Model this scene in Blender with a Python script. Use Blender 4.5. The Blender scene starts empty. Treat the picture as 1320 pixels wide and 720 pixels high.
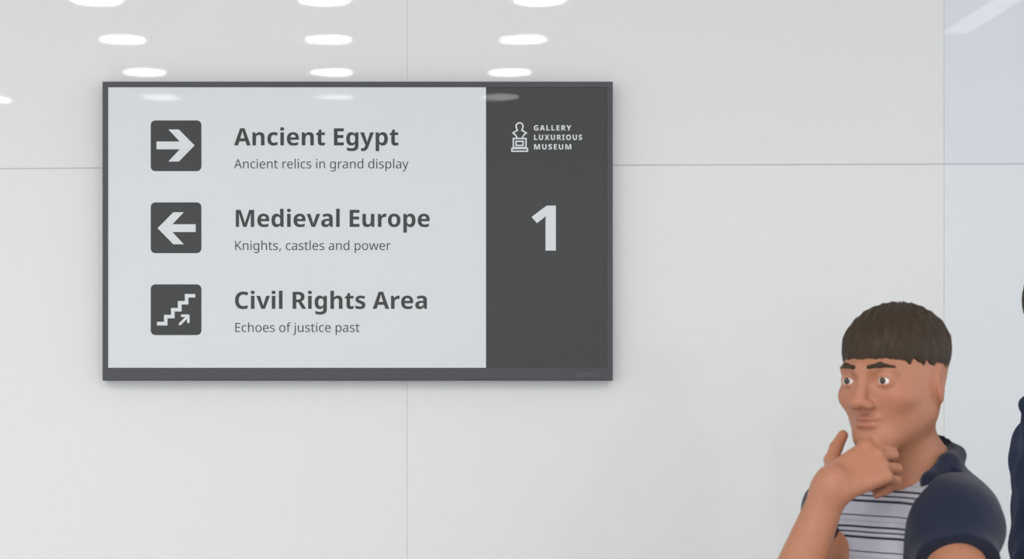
import bpy, math
import numpy as np
from mathutils import Vector, Matrix

scene = bpy.context.scene
col = scene.collection
PI = math.pi

# ------------------------------------------------------------------ camera
# metres; x right, y away from the camera towards the glass-panelled wall, z up.
F_PX = 2350.0                     # focal length in pixels of the 1320x720 frame
VX, VY = 476.0, 525.0             # pixel where the wall's perpendicular meets the frame
CAM_Z = 1.55
WALL_Y = 4.0
cam_data = bpy.data.cameras.new('camera')
cam = bpy.data.objects.new('camera', cam_data)
col.objects.link(cam)
cam.location = (0, 0, CAM_Z)
cam.rotation_euler = (PI / 2, 0, 0)
cam_data.sensor_width = 36.0
cam_data.lens = 36.0 * F_PX / 1320.0
cam_data.shift_x = (660.0 - VX) / 1320.0
cam_data.shift_y = (VY - 360.0) / 1320.0
cam_data.clip_start = 0.05
cam_data.dof.use_dof = True
cam_data.dof.focus_distance = 3.96
cam_data.dof.aperture_fstop = 7.0
scene.camera = cam

# ------------------------------------------------------------------ light
scene.view_settings.view_transform = 'Standard'
scene.view_settings.look = 'None'
scene.view_settings.gamma = 1.0
scene.view_settings.use_curve_mapping = False
scene.view_settings.exposure = 1.14
world = bpy.data.worlds.new('overcast_daylight')
scene.world = world
world.use_nodes = True
bg = world.node_tree.nodes['Background']
bg.inputs['Color'].default_value = (0.915, 0.955, 1.0, 1)
bg.inputs['Strength'].default_value = 0.8
DOWNLIGHT = 28.0                   # radiance of the round ceiling lights
STRIP = 4.0                       # radiance of the linear ceiling light


# ------------------------------------------------------------------ helpers
def px(x, y, depth):
    """World point at a given depth that the photograph shows at pixel (x, y)."""
    return Vector(((x - VX) * depth / F_PX, depth, CAM_Z + (VY - y) * depth / F_PX))


def material(name, color, rough=0.5, spec=0.5, emit=None, strength=0.0, noise=0.0, scale=40.0, bump=0.0,
             sss=0.0, attr=None, stretch=(1, 1, 1), sheen=0.0):
    m = bpy.data.materials.new(name)
    m.use_nodes = True
    nt = m.node_tree
    b = nt.nodes['Principled BSDF']
    b.inputs['Base Color'].default_value = (*color, 1)
    b.inputs['Roughness'].default_value = rough
    b.inputs['Specular IOR Level'].default_value = spec
    if sheen:
        b.inputs['Sheen Weight'].default_value = sheen
    if emit:
        b.inputs['Emission Color'].default_value = (*emit, 1)
        b.inputs['Emission Strength'].default_value = strength
    if sss:
        b.inputs['Subsurface Weight'].default_value = sss
        b.inputs['Subsurface Radius'].default_value = (0.012, 0.005, 0.003)
        b.inputs['Subsurface Scale'].default_value = 0.6
    src = None
    if attr:
        a = nt.nodes.new('ShaderNodeAttribute')
        a.attribute_name = attr
        nt.links.new(a.outputs['Color'], b.inputs['Base Color'])
        src = a.outputs['Color']
    if noise or bump:
        tc = nt.nodes.new('ShaderNodeTexCoord')
        mp = nt.nodes.new('ShaderNodeMapping')
        mp.inputs['Scale'].default_value = stretch
        n = nt.nodes.new('ShaderNodeTexNoise')
        n.inputs['Scale'].default_value = scale
        n.inputs['Detail'].default_value = 4
        nt.links.new(tc.outputs['Object'], mp.inputs['Vector'])
        nt.links.new(mp.outputs['Vector'], n.inputs['Vector'])
        if noise:
            mx = nt.nodes.new('ShaderNodeMix')
            mx.data_type = 'RGBA'
            mx.blend_type = 'MULTIPLY'
            mx.inputs['Factor'].default_value = 1.0
            cr = nt.nodes.new('ShaderNodeMapRange')
            cr.inputs['To Min'].default_value = 1.0 - noise
            cr.inputs['To Max'].default_value = 1.0 + noise
            nt.links.new(n.outputs['Fac'], cr.inputs['Value'])
            if src is not None:
                nt.links.new(src, mx.inputs['A'])
            else:
                mx.inputs['A'].default_value = (*color, 1)
            nt.links.new(cr.outputs['Result'], mx.inputs['B'])
            nt.links.new(mx.outputs['Result'], b.inputs['Base Color'])
        if bump:
            bp = nt.nodes.new('ShaderNodeBump')
            bp.inputs['Strength'].default_value = bump
            bp.inputs['Distance'].default_value = 0.002
            nt.links.new(n.outputs['Fac'], bp.inputs['Height'])
            nt.links.new(bp.outputs['Normal'], b.inputs['Normal'])
    return m


def mesh_obj(name, verts, faces, mat, parent=None, smooth=False):
    me = bpy.data.meshes.new(name)
    me.from_pydata([tuple(v) for v in verts], [], faces)
    me.update()
    if smooth:
        me.polygons.foreach_set('use_smooth', [True] * len(me.polygons))
    if mat:
        me.materials.append(mat)
    o = bpy.data.objects.new(name, me)
    col.objects.link(o)
    if parent:
        o.parent = parent
    return o


def box_geo(x0, x1, y0, y1, z0, z1):
    v = [(x, y, z) for x in (x0, x1) for y in (y0, y1) for z in (z0, z1)]
    f = [(0, 1, 3, 2), (4, 6, 7, 5), (0, 4, 5, 1), (2, 3, 7, 6), (0, 2, 6, 4), (1, 5, 7, 3)]
    return v, f


def box(name, x0, x1, y0, y1, z0, z1, mat, parent=None, bevel=0.0):
    v, f = box_geo(x0, x1, y0, y1, z0, z1)
    o = mesh_obj(name, v, f, mat, parent)
    if bevel:
        add_bevel(o, bevel)
    return o


def add_bevel(o, w, seg=2):
    md = o.modifiers.new('bevel', 'BEVEL')
    md.width = w
    md.segments = seg
    md.limit_method = 'ANGLE'
    md.angle_limit = 0.6


def thing(name, label, category, loc=(0, 0, 0), group=None):
    o = bpy.data.objects.new(name, None)
    o.empty_display_size = 0.1
    col.objects.link(o)
    o.location = loc
    o['label'] = label
    o['category'] = category
    if group:
        o['group'] = group
    return o


def adopt(o, parent):
    """Parent geometry that was written in world coordinates."""
    o.parent = parent
    o.matrix_parent_inverse = Matrix.Translation(parent.location).inverted()
    return o


# ------------------------------------------------------------------ structure
M_WALL = material('white_back_painted_glass', (0.80, 0.80, 0.78), 0.020, 0.15)
M_WALL_REFL = material('white_glass_bluish_reflection_tint', (0.755, 0.77, 0.82), 0.020, 0.15)  # same white glass; a bluish, darker reflection is put into the base colour
M_WALL_REFL_FAINT = material('white_glass_faint_reflection_tint', (0.78, 0.79, 0.81), 0.020, 0.15)  # weaker version of that reflection, also mixed into the colour
M_JOINT = material('pale_grey_joint', (0.50, 0.51, 0.50), 0.6)
M_CEIL = material('matt_white_ceiling', (0.80, 0.80, 0.785), 0.9, 0.1)
M_FLOOR = material('pale_stone_floor', (0.46, 0.46, 0.455), 0.45, 0.4, noise=0.04, scale=6)


CEIL_Z = CAM_Z + 1.5
REAR = -3.3                       # the hall is open to daylight behind the camera and at both ends


def structure(o):
    o['kind'] = 'structure'
    return o


floor = structure(box('floor', -6.0, 6.0, -9.0, 4.2, -0.12, 0.0, M_FLOOR))
wall = structure(box('wall_back', -6.0, 6.0, WALL_Y + 0.0015, WALL_Y + 0.2, 0.0, CEIL_Z, M_JOINT))
ceil = structure(box('ceiling', -6.0, 6.0, REAR, 4.2, CEIL_Z, CEIL_Z + 0.15, M_CEIL))

# glossy wall panels: two rows, joints where the photograph shows them.  The long joint drops a
# little towards the left, so every panel gets its own corner heights.
PW = 692.0                                           # panel width in pixels at the wall
SEAM = {-4: 226.0, -3: 225.0, -2: 222.5, -1: 218.3, 0: 213.9, 1: 211.3, 2: 210.2, 3: 209.5, 4: 209.0, 5: 209}
for k in range(-4, 4):
    ax, bx_ = 525.0 + PW * k, 525.0 + PW * (k + 1)
    gv = 0.00025
    for row in ('upper', 'lower'):
        a, b = px(ax, SEAM[k], WALL_Y), px(bx_, SEAM[k + 1], WALL_Y)
        xa, xb = a.x + gv, b.x - gv
        if row == 'upper':
            za, zb, zt, zu = a.z + 0.0008, b.z + 0.0008, CEIL_Z - 0.001, CEIL_Z - 0.001
        else:
            za, zb, zt, zu = 0.001, 0.001, a.z - 0.0008, b.z - 0.0008
        y0, y1 = WALL_Y, WALL_Y + 0.0015
        v = [(xa, y0, za), (xb, y0, zb), (xb, y0, zu), (xa, y0, zt), (xa, y1, za), (xb, y1, zb), (xb, y1, zu), (xa, y1, zt)]
        f = [(0, 1, 2, 3), (5, 4, 7, 6), (4, 0, 3, 7), (1, 5, 6, 2), (3, 2, 6, 7), (4, 5, 1, 0)]
        p = mesh_obj('wall_panel', v, f, (M_WALL_REFL if row == 'upper' else M_WALL_REFL_FAINT) if k >= 1 else M_WALL, wall)  # right-hand panels get the cool reflection as colour
        add_bevel(p, 0.0005, 1)

# ------------------------------------------------------------------ ceiling lights
M_TRIM = material('white_lamp_trim', (0.85, 0.85, 0.84), 0.4)
M_DIFF = material('round_light_diffuser', (0.9, 0.9, 0.88), 0.6, emit=(1.0, 0.98, 0.94), strength=DOWNLIGHT)
M_STRIP = material('linear_light_diffuser', (0.9, 0.9, 0.9), 0.6, emit=(0.90, 0.93, 1.0), strength=STRIP)


def lathe(profile, n=40):
    v, f = [], []
    for r, z in profile:
        for i in range(n):
            v.append((r * math.cos(2 * PI * i / n), r * math.sin(2 * PI * i / n), z))
    for k in range(len(profile) - 1):
        for i in range(n):
            f.append((k * n + i, k * n + (i + 1) % n, (k + 1) * n + (i + 1) % n, (k + 1) * n + i))
    return v, f


ring_v, ring_f = lathe([(0.094, -0.001), (0.1005, -0.001), (0.1045, -0.004), (0.109, -0.003), (0.1095, 0.0)])
disc_v = [(0.0945 * math.cos(2 * PI * i / 48), 0.0945 * math.sin(2 * PI * i / 48), -0.003) for i in range(48)]
trim_me = disc_me = None
COLS = [(-1.84, 'far left'), (-1.004, 'left'), (-0.166, 'middle'), (0.628, 'right')]
ROWS = [(1.286, 'row nearest the wall'), (0.572, 'second row from the wall'), (-0.155, 'third row from the wall'), (-0.879, 'row farthest from the wall')]
for cx, cn in COLS:
    for cy, rn in ROWS:
        t = thing('ceiling_light', f'round recessed white ceiling light, {cn} column, {rn}', 'ceiling light',
                  (cx, cy, CEIL_Z), 'round ceiling lights mirrored in the wall')
        if trim_me is None:
            tr = mesh_obj('trim_ring', ring_v, ring_f, M_TRIM, t, True)
            di = mesh_obj('diffuser', disc_v, [tuple(reversed(range(48)))], M_DIFF, t)
            trim_me, disc_me = tr.data, di.data
        else:
            for nm, me in (('trim_ring', trim_me), ('diffuser', disc_me)):
                o = bpy.data.objects.new(nm, me)
                col.objects.link(o)
                o.parent = t
st = thing('linear_ceiling_light', 'long narrow cool white ceiling light running towards the wall at the right', 'ceiling light', (2.30, 1.65, CEIL_Z))
box('light_housing', -0.06, 0.06, -0.81, 0.81, -0.03, 0.0, M_TRIM, st, 0.004)
box('diffuser', -0.05, 0.05, -0.80, 0.80, -0.034, -0.029, M_STRIP, st)

# ------------------------------------------------------------------ letter outlines (1000 units per em; q marks a curve's control point)
GLYPHS = {'bold': {' ': ['260'],
  '1': ['581', '266,0 266,410 266,427q 266,475q 268,527q 269,550 255,535q 232,513q 218,501 139,435 60,533 284,714 419,714 419,0'],
  'A': ['692', '0,0 251,717 439,717 692,0 527,0 472,168 220,168 165,0', '256,296 437,296 387,451 383,466q 366,526q 350,589q 345,609 341,586q 326,526q 312,470q 307,451'],
  'C': ['642', '387,-10 273,-10q 126,81q 55,247q 55,356 55,464q 135,630q 289,724q 400,724 453,724q 562,701q 611,677 561,555 525,572q 444,597q 398,597 341,597q 257,539q 213,431q 213,355 213,280q 255,173q 340,117q 404,117 451,117q 538,139q 582,156 582,26 537,7q 444,-10q'],
  'E': ['552', '85,0 85,714 499,714 499,589 238,589 238,433 482,433 482,308 238,308 238,127 499,127 499,0'],
  'M': ['944', '85,0 85,714 293,714 470,177 474,177 651,714 859,714 859,0 716,0 716,362 716,397q 718,470q 722,536q 723,557 719,557 538,0 397,0 217,558 213,558 215,538q 218,472q 221,395q 221,358 221,0'],
  'R': ['656', '85,0 85,714 304,714 398,714q 522,667q 583,575q 583,506 583,458q 549,384q 491,332q 454,315 657,0 482,0 323,274 238,274 238,0', '238,392 301,392 362,392q 428,442q 428,499 428,531q 401,573q 345,595q 301,595 238,595'],
  'a': ['599', '208,-10 136,-10q 40,74q 40,161 40,247q 164,334q 287,338 378,341 378,358 378,407q 334,446q 294,446 257,446q 179,422q 141,405 97,508 140,530q 251,556q 317,556 420,556q 528,459q 528,364 528,0 423,0 394,74 390,74 367,45q 318,7q 254,-10q', '266,100 313,100q 378,156q 378,208 378,253 321,250 250,248q 194,206q 194,168 194,133q 233,100q'],
  'c': ['516', '311,-10 232,-10q 113,49q 47,174q 47,270 47,371q 119,497q 243,556q 322,556 370,556q 455,536q 488,519 443,405 413,418q 352,435q 322,435 283,435q 229,399q 201,326q 201,271 201,217q 229,147q 283,112q 320,112 363,112q 439,135q 473,154 473,31 442,12q 364,-10q'],
  'd': ['632', '252,-10 162,-10q 47,133q 47,272 47,413q 163,556q 257,556 315,556q 387,510q 410,476 415,476 412,494q 407,559q 407,586 407,760 559,760 559,0 443,0 413,71 407,71 386,37q 312,-10q', '305,111 367,111q 417,182q 417,255 417,271 417,350q 369,434q 304,434 255,434q 200,350q 200,270 200,190q 255,111q'],
  'e': ['597', '325,-10 244,-10q 119,50q 47,175q 47,269 47,365q 112,492q 229,556q 306,556 382,556q 492,499q 551,388q 551,308 551,235 200,235 202,173q 274,102q 341,102 392,102q 476,122q 520,142 520,29 480,9q 391,-10q', '204,336 410,336 410,385q 360,449q 310,449 265,449q 209,392q'],
  'g': ['632', '285,-240 222,-240q 122,-225q 78,-207 78,-79 123,-99q 218,-121q 280,-121 343,-121q 408,-63q 408,-12 408,3 408,15q 411,55q 413,70 408,70 385,34q 310,-10q 254,-10 160,-10q 47,136q 47,272 47,408q 161,556q 255,556 312,556q 388,513q 413,477 417,477 431,546 559,546 559,-4 559,-81q 499,-186q 378,-240q', '307,108 337,108q 379,126q 405,161q 418,215q 418,252 418,274 418,329q 396,401q 346,437q 304,437 254,437q 201,352q 201,270 201,188q 254,108q'],
  'h': ['650', '73,0 73,760 224,760 224,607 224,563q 219,496q 217,476 225,476 243,505q 291,539q 350,556q 383,556 442,556q 530,514q 579,427q 579,356 579,0 428,0 428,318 428,377q 386,436q 341,436 274,436q 224,343q 224,256 224,0'],
  'i': ['299', '74,0 74,546 225,546 225,0', '150,614 116,614q 68,646q 68,687 68,730q 116,761q 150,761 183,761q 232,730q 232,687 232,646q 183,614q'],
  'l': ['298', '73,0 73,760 224,760 224,0'],
  'n': ['650', '73,0 73,546 189,546 210,473 216,473 234,500q 285,537q 348,556q 385,556 475,556q 579,462q 579,356 579,0 429,0 429,318 429,377q 386,436q 341,436 273,436q 224,343q 224,256 224,0'],
  'o': ['625', '311,-10 234,-10q 115,56q 47,184q 47,274 47,410q 190,556q 314,556 391,556q 509,491q 577,365q 577,274 577,184q 512,56q 393,-10q', '313,105 352,105q 401,145q 423,221q 423,274 423,328q 400,402q 352,441q 312,441 253,441q 201,355q 201,275 201,221q 224,145q 273,105q'],
  'p': ['632', '73,-240 73,546 196,546 217,475 224,475 239,498q 280,534q 339,556q 379,556 474,556q 584,413q 584,274 584,182q 531,54q 437,-10q 375,-10 315,-10q 244,34q 224,59 218,59 220,41q 224,-6q 224,-31 224,-240', '330,112 364,112q 409,150q 431,223q 431,276 431,357q 380,436q 329,436 271,436q 226,364q 224,291 224,275 224,196q 269,112q'],
  'r': ['447', '73,0 73,546 188,546 210,454 217,454 242,497q 324,556q 375,556 390,556q 425,553q 435,550 420,409 409,411q 379,415q 358,415 327,415q 265,389q 224,329q 224,277 224,0'],
  's': ['502', '234,-10 176,-10q 88,5q 47,22 47,147 91,126q 193,102q 230,102 276,102q 317,128q 317,150 317,165q 296,189q 243,215q 194,234 145,254q 79,297q 46,357q 46,402 46,477q 165,556q 263,556 316,556q 407,534q 454,514 410,411 372,428q 292,450q 261,450 227,450q 189,429q 189,410 189,396q 210,374q 263,350q 311,331 360,312q 427,269q 460,208q 460,161 460,109q 411,32q 311,-10q'],
  't': ['421', '264,-10 215,-10q 138,22q 93,101q 93,172 93,433 22,433 22,497 104,547 148,662 244,662 244,546 387,546 387,433 244,433 244,181 244,145q 279,110q 309,110 332,110q 375,120q 394,126 394,15 370,4q 307,-10q'],
  'u': ['650', '264,-10 206,-10q 119,32q 70,120q 70,190 70,546 222,546 222,228 222,170q 263,111q 308,111 376,111q 425,203q 425,290 425,546 576,546 576,0 460,0 441,70 432,70 415,42q 362,6q 299,-10q'],
  'v': ['571', '208,0 0,546 158,546 260,224 264,213q 273,181q 281,147q 282,134 286,134 287,147q 295,180q 305,212q 309,223 413,546 571,546 363,0'],
  'y': ['571', '111,-240 86,-240q 48,-235q 35,-232 35,-113 46,-115q 77,-119q 94,-119 140,-119q 190,-65q 205,-27 217,4 0,546 159,546 262,234 269,212q 282,163q 285,141 289,141 292,162q 306,212q 314,234 415,546 571,546 347,-50 325,-111q 264,-196q 176,-240q']},
 'regular': {' ': ['260'],
  ',': ['268', '190,116 198,104 160,0 130,-70 104,-129 48,-129 72,-30 88,50 98,116'],
  'A': ['639', '0,0 279,717 360,717 638,0 545,0 459,221 176,221 91,0', '206,301 432,301 352,517 349,525q 335,567q 322,612q 318,624 313,604q 302,563q 291,529q 287,517'],
  'E': ['556', '97,0 97,714 496,714 496,635 187,635 187,412 478,412 478,334 187,334 187,79 496,79 496,0'],
  'K': ['619', '97,0 97,714 187,714 187,362 217,396q 279,464q 310,498 503,714 608,714 325,403 619,0 513,0 260,341 187,277 187,0'],
  'a': ['561', '215,-10 142,-10q 46,67q 46,149 46,229q 172,316q 303,320 394,323 394,355 394,422q 336,474q 283,474 241,474q 165,449q 132,433 105,499 140,518q 236,545q 288,545 386,545q 480,459q 480,365 480,0 416,0 399,76 395,76 372,47q 323,8q 260,-10q', '235,61 303,61q 393,136q 393,214 393,262 314,259 214,255q 137,199q 137,148 137,103q 192,61q'],
  'c': ['480', '300,-10 229,-10q 118,48q 55,170q 55,265 55,364q 121,488q 234,546q 306,546 347,546q 423,529q 447,517 420,444 396,453q 332,469q 304,469 250,469q 180,423q 146,333q 146,266 146,202q 180,112q 248,66q 299,66 343,66q 410,84q 438,97 438,19 411,5q 346,-10q'],
  'd': ['615', '275,-10 175,-10q 55,129q 55,267 55,405q 176,546q 276,546 338,546q 417,500q 442,467 448,467 447,480q 442,531q 442,546 442,760 530,760 530,0 459,0 446,72 442,72 418,38q 338,-10q', '289,63 374,63q 443,156q 443,250 443,266 443,366q 377,473q 288,473 217,473q 146,360q 146,265 146,169q 217,63q'],
  'e': ['564', '313,-10 237,-10q 120,52q 55,175q 55,264 55,352q 114,478q 221,546q 292,546 361,546q 460,486q 513,377q 513,304 513,251 146,251 148,160q 237,65q 317,65 368,65q 447,84q 489,102 489,25 448,7q 368,-10q', '148,321 421,321 421,389q 358,474q 291,474 228,474q 155,393q'],
  'f': ['344', '109,0 109,468 15,468 15,509 109,539 109,570 109,674q 201,765q 283,765 315,765q 368,754q 387,747 364,678 348,683q 306,693q 284,693 240,693q 197,634q 197,571 197,536 332,536 332,468 197,468 197,0'],
  'g': ['615', '290,-240 232,-240q 135,-223q 97,-206 97,-125 135,-145q 237,-167q 295,-167 364,-167q 443,-86q 443,-16 443,5 443,17q 445,62q 446,71 442,71 414,30q 331,-10q 276,-10 172,-10q 55,136q 55,267 55,395q 172,546q 275,546 328,546q 413,506q 443,465 448,465 460,536 530,536 530,-9 530,-85q 478,-188q 372,-240q', '289,62 330,62q 388,83q 426,128q 444,198q 444,246 444,267 444,340q 411,430q 341,472q 287,472 220,472q 146,365q 146,266 146,167q 219,62q'],
  'h': ['618', '85,0 85,760 173,760 173,537 173,518q 170,478q 168,462 174,462 191,490q 243,526q 307,545q 341,545 406,545q 493,504q 537,418q 537,349 537,0 450,0 450,343 450,408q 392,472q 330,472 240,472q 173,371q 173,277 173,0'],
  'i': ['258', '85,0 85,536 173,536 173,0', '130,625 108,625q 78,653q 78,681 78,710q 108,737q 130,737 150,737q 181,710q 181,681 181,653q 150,625q'],
  'j': ['258', '22,-240 -3,-240q -41,-233q -55,-228 -55,-157 -40,-161q -8,-167q 11,-167 43,-167q 85,-132q 85,-83 85,536 173,536 173,-80 173,-130q 141,-202q 75,-240q', '130,625 108,625q 78,653q 78,681 78,710q 108,737q 130,737 150,737q 181,710q 181,681 181,653q 150,625q'],
  'l': ['258', '85,0 85,760 173,760 173,0'],
  'n': ['618', '85,0 85,536 156,536 169,463 174,463 192,491q 245,528q 309,546q 343,546 439,546q 537,453q 537,349 537,0 450,0 450,343 450,408q 392,472q 330,472 241,472q 173,372q 173,278 173,0'],
  'o': ['605', '301,-10 230,-10q 119,55q 55,180q 55,269 55,402q 189,546q 304,546 377,546q 488,481q 551,358q 551,269 551,180q 490,55q 378,-10q', '303,63 357,63q 427,113q 460,206q 460,269 460,333q 426,423q 357,472q 302,472 220,472q 146,364q 146,269 146,206q 179,113q 249,63q'],
  'p': ['615', '85,-240 85,536 157,536 169,463 173,463 189,486q 234,524q 297,546q 340,546 439,546q 560,408q 560,269 560,178q 505,53q 406,-10q 339,-10 277,-10q 196,37q 173,68 167,68 169,51q 173,-1q 173,-20 173,-240', '326,63 375,63q 438,117q 469,210q 469,270 469,362q 398,472q 324,472 242,472q 175,380q 173,286 173,269 173,170q 238,63q'],
  'r': ['413', '85,0 85,536 157,536 167,438 171,438 197,482q 279,546q 335,546 350,546q 385,543q 398,540 387,459 374,462q 343,466q 329,466 288,466q 216,421q 173,340q 173,286 173,0'],
  's': ['479', '220,-10 164,-10q 83,8q 52,24 52,104 84,88q 175,61q 222,61 289,61q 349,104q 349,140 349,160q 327,192q 270,224q 217,244 165,264q 91,304q 51,360q 51,404 51,472q 162,546q 252,546 301,546q 386,527q 423,510 393,440 359,454q 285,474q 246,474 192,474q 135,439q 135,409 135,387q 161,356q 222,327q 273,307 324,288q 396,248q 434,191q 434,148 434,96q 382,26q 286,-10q'],
  't': ['361', '249,-10 207,-10q 136,19q 92,91q 92,156 92,468 16,468 16,510 93,545 128,659 180,659 180,536 335,536 335,468 180,468 180,158 180,109q 227,62q 264,62 284,62q 326,69q 339,73 339,6 325,-1q 273,-10q'],
  'u': ['618', '274,-10 210,-10q 123,31q 79,117q 79,185 79,536 168,536 168,191 168,127q 226,63q 287,63 376,63q 445,163q 445,257 445,536 533,536 533,0 461,0 448,71 444,71 427,43q 373,7q 309,-10q'],
  'w': ['786', '158,1 11,537 102,537 176,251 184,222q 198,163q 209,110q 211,91 215,91 218,103q 226,139q 235,179q 246,219q 251,235 346,537 442,537 534,235 541,212q 556,160q 568,111q 570,92 574,92 576,109q 587,160q 602,221q 610,251 685,537 775,537 626,1 523,1 431,303 423,331q 408,384q 397,430q 394,445 390,445 388,430q 377,384q 363,330q 354,302 258,1'],
  'y': ['510', '84,-240 60,-240q 24,-235q 11,-232 11,-162 22,-164q 53,-168q 70,-168 116,-168q 172,-116q 189,-73 217,-2 1,536 95,536 211,231 226,191q 250,118q 256,85 260,85 266,110q 291,191q 306,232 415,536 510,536 279,-74 260,-124q 209,-199q 136,-240q']},
 'caps': {'A': ['705', '0,0 244,717 458,717 704,0 522,0 475,155 230,155 182,0', '268,294 438,294 395,436 390,452q 373,516q 357,584q 352,605 348,582q 332,518q 317,457q 311,436'],
  'E': ['551', '82,0 82,714 500,714 500,578 250,578 250,438 483,438 483,302 250,302 250,138 500,138 500,0'],
  'G': ['737', '398,-10 293,-10q 138,72q 53,236q 53,359 53,471q 140,635q 306,724q 427,724 493,724q 609,700q 654,680 599,547 561,565q 475,585q 427,585 358,585q 269,524q 227,420q 227,355 227,284q 269,182q 352,129q 415,129 439,129q 493,135q 509,139 509,276 375,276 375,408 668,408 668,32 612,13q 475,-10q'],
  'I': ['415', '35,0 35,96 123,126 123,588 35,618 35,714 379,714 379,618 292,588 292,126 379,96 379,0'],
  'L': ['568', '82,0 82,714 250,714 250,137 534,137 534,0'],
  'M': ['952', '82,0 82,714 308,714 475,188 479,188 644,714 870,714 870,0 715,0 715,344 715,378q 717,453q 721,520q 722,541 718,541 551,0 394,0 226,542 222,542 224,522q 228,455q 231,378q 231,340 231,0'],
  'O': ['793', '396,-10 278,-10q 126,82q 53,248q 53,359 53,470q 127,635q 279,725q 397,725 516,725q 667,634q 739,469q 739,358 739,247q 667,82q 516,-10q', '396,131 456,131q 529,186q 562,288q 562,358 562,464q 487,586q 397,586 338,586q 264,531q 230,429q 230,358 230,288q 264,186q 338,131q'],
  'R': ['663', '82,0 82,714 307,714 402,714q 527,667q 590,574q 590,505 590,459q 558,386q 501,332q 464,313 669,0 478,0 321,269 250,269 250,0', '250,397 303,397 358,397q 420,443q 420,497 420,526q 396,565q 344,585q 303,585 250,585'],
  'S': ['570', '260,-10 213,-10q 140,-1q 77,18q 46,32 46,183 98,157q 214,128q 264,128 299,128q 344,145q 366,176q 366,196 366,219q 339,249q 279,281q 227,303 172,327q 93,382q 52,462q 52,522 52,588q 117,678q 234,724q 311,724 378,724q 486,695q 529,676 478,544 434,564q 346,588q 306,588 276,588q 237,573q 218,546q 218,528 218,507q 245,475q 308,442q 362,419 417,396q 493,341q 534,267q 534,211 534,151q 474,51q 353,-10q'],
  'U': ['751', '373,-10 228,-10q 77,140q 77,274 77,714 246,714 246,284 246,205q 311,131q 376,131 444,131q 506,208q 506,285 506,714 673,714 673,276 673,190q 607,61q 474,-10q'],
  'X': ['689', '2,0 239,367 17,714 203,714 343,478 480,714 669,714 444,356 686,0 493,0 342,244 190,0'],
  'Y': ['640', '236,0 236,273 0,714 182,714 320,428 458,714 640,714 404,279 404,0']},
 'thin': {'C': ['632', '389,-10 280,-10q 134,80q 61,246q 61,358 61,466q 140,631q 294,724q 404,724 459,724q 561,702q 601,682 565,606 532,621q 451,645q 403,645 327,645q 216,576q 156,447q 156,357 156,269q 211,139q 320,69q 402,69 449,69q 533,85q 573,97 573,19 533,4q 448,-10q'],
  'E': ['556', '97,0 97,714 496,714 496,635 187,635 187,412 478,412 478,334 187,334 187,79 496,79 496,0'],
  'I': ['339', '40,0 40,52 124,71 124,642 40,662 40,714 298,714 298,662 214,642 214,71 298,52 298,0'],
  'N': ['760', '97,0 97,714 201,714 582,123 586,123 585,139q 582,203q 579,279q 579,311 579,714 663,714 663,0 558,0 176,593 172,593 174,570q 177,507q 180,436q 180,399 180,0'],
  'O': ['781', '391,-10 280,-10q 133,82q 61,248q 61,359 61,469q 133,633q 280,725q 392,725 499,725q 645,634q 720,469q 720,358 720,247q 645,82q 499,-10q', '391,68 472,68q 575,138q 625,268q 625,358 625,493q 513,646q 392,646 311,646q 206,577q 156,448q 156,358 156,268q 206,138q 311,68q'],
  'S': ['549', '247,-10 207,-10q 134,-2q 74,13q 51,24 51,110 87,94q 194,68q 251,68 304,68q 376,96q 412,148q 412,183 412,218q 382,266q 309,307q 244,330 183,352q 101,408q 60,487q 60,542 60,599q 118,680q 221,724q 288,724 347,724q 445,702q 485,684 457,607 420,623q 333,645q 286,645 241,645q 181,619q 151,572q 151,541 151,505q 181,457q 249,419q 307,397 370,374q 457,321q 502,247q 502,191 502,127q 440,38q 325,-10q'],
  'T': ['556', '233,0 233,635 10,635 10,714 545,714 545,635 323,635 323,0'],
  'V': ['600', '255,0 0,714 94,714 255,256 266,227q 282,173q 295,124q 300,100 305,124q 318,174q 335,228q 345,258 505,714 600,714 345,0']}}

# ------------------------------------------------------------------ wall display
SIGN_Y = WALL_Y - 0.040                              # front face of the bezel
SM = SIGN_Y / F_PX                                   # metres per pixel on that face
M_BEZEL = material('dark_grey_bezel', (0.075, 0.075, 0.084), 0.45, 0.3)
M_PAPER = material('pale_screen', (0.73, 0.755, 0.765), 0.015, 0.035)
M_DARK = material('dark_screen', (0.079, 0.080, 0.083), 0.015, 0.035)
M_BRAND = material('brand_lettering', (0.155, 0.155, 0.165), 0.5, 0.2)

sc0 = px(461, 490, SIGN_Y)
sign = thing('wayfinding_display', 'wide dark framed museum direction display with three pale listings on the white wall', 'sign',
             (sc0.x, WALL_Y, sc0.z))


def sx(x):
    return (x - VX) * SM


def sz(y):
    return CAM_Z + (VY - y) * SM


def sbox(name, x0, x1, y0, y1, yf, yb, mat, parent, bevel=0.0):
    o = box(name, sx(x0), sx(x1), yf, yb, sz(y1), sz(y0), mat, None, bevel)
    return adopt_to(o, parent)


def adopt_to(o, parent):
    o.parent = parent
    bpy.context.view_layer.update()
    o.matrix_parent_inverse = parent.matrix_world.inverted()
    return o


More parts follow.
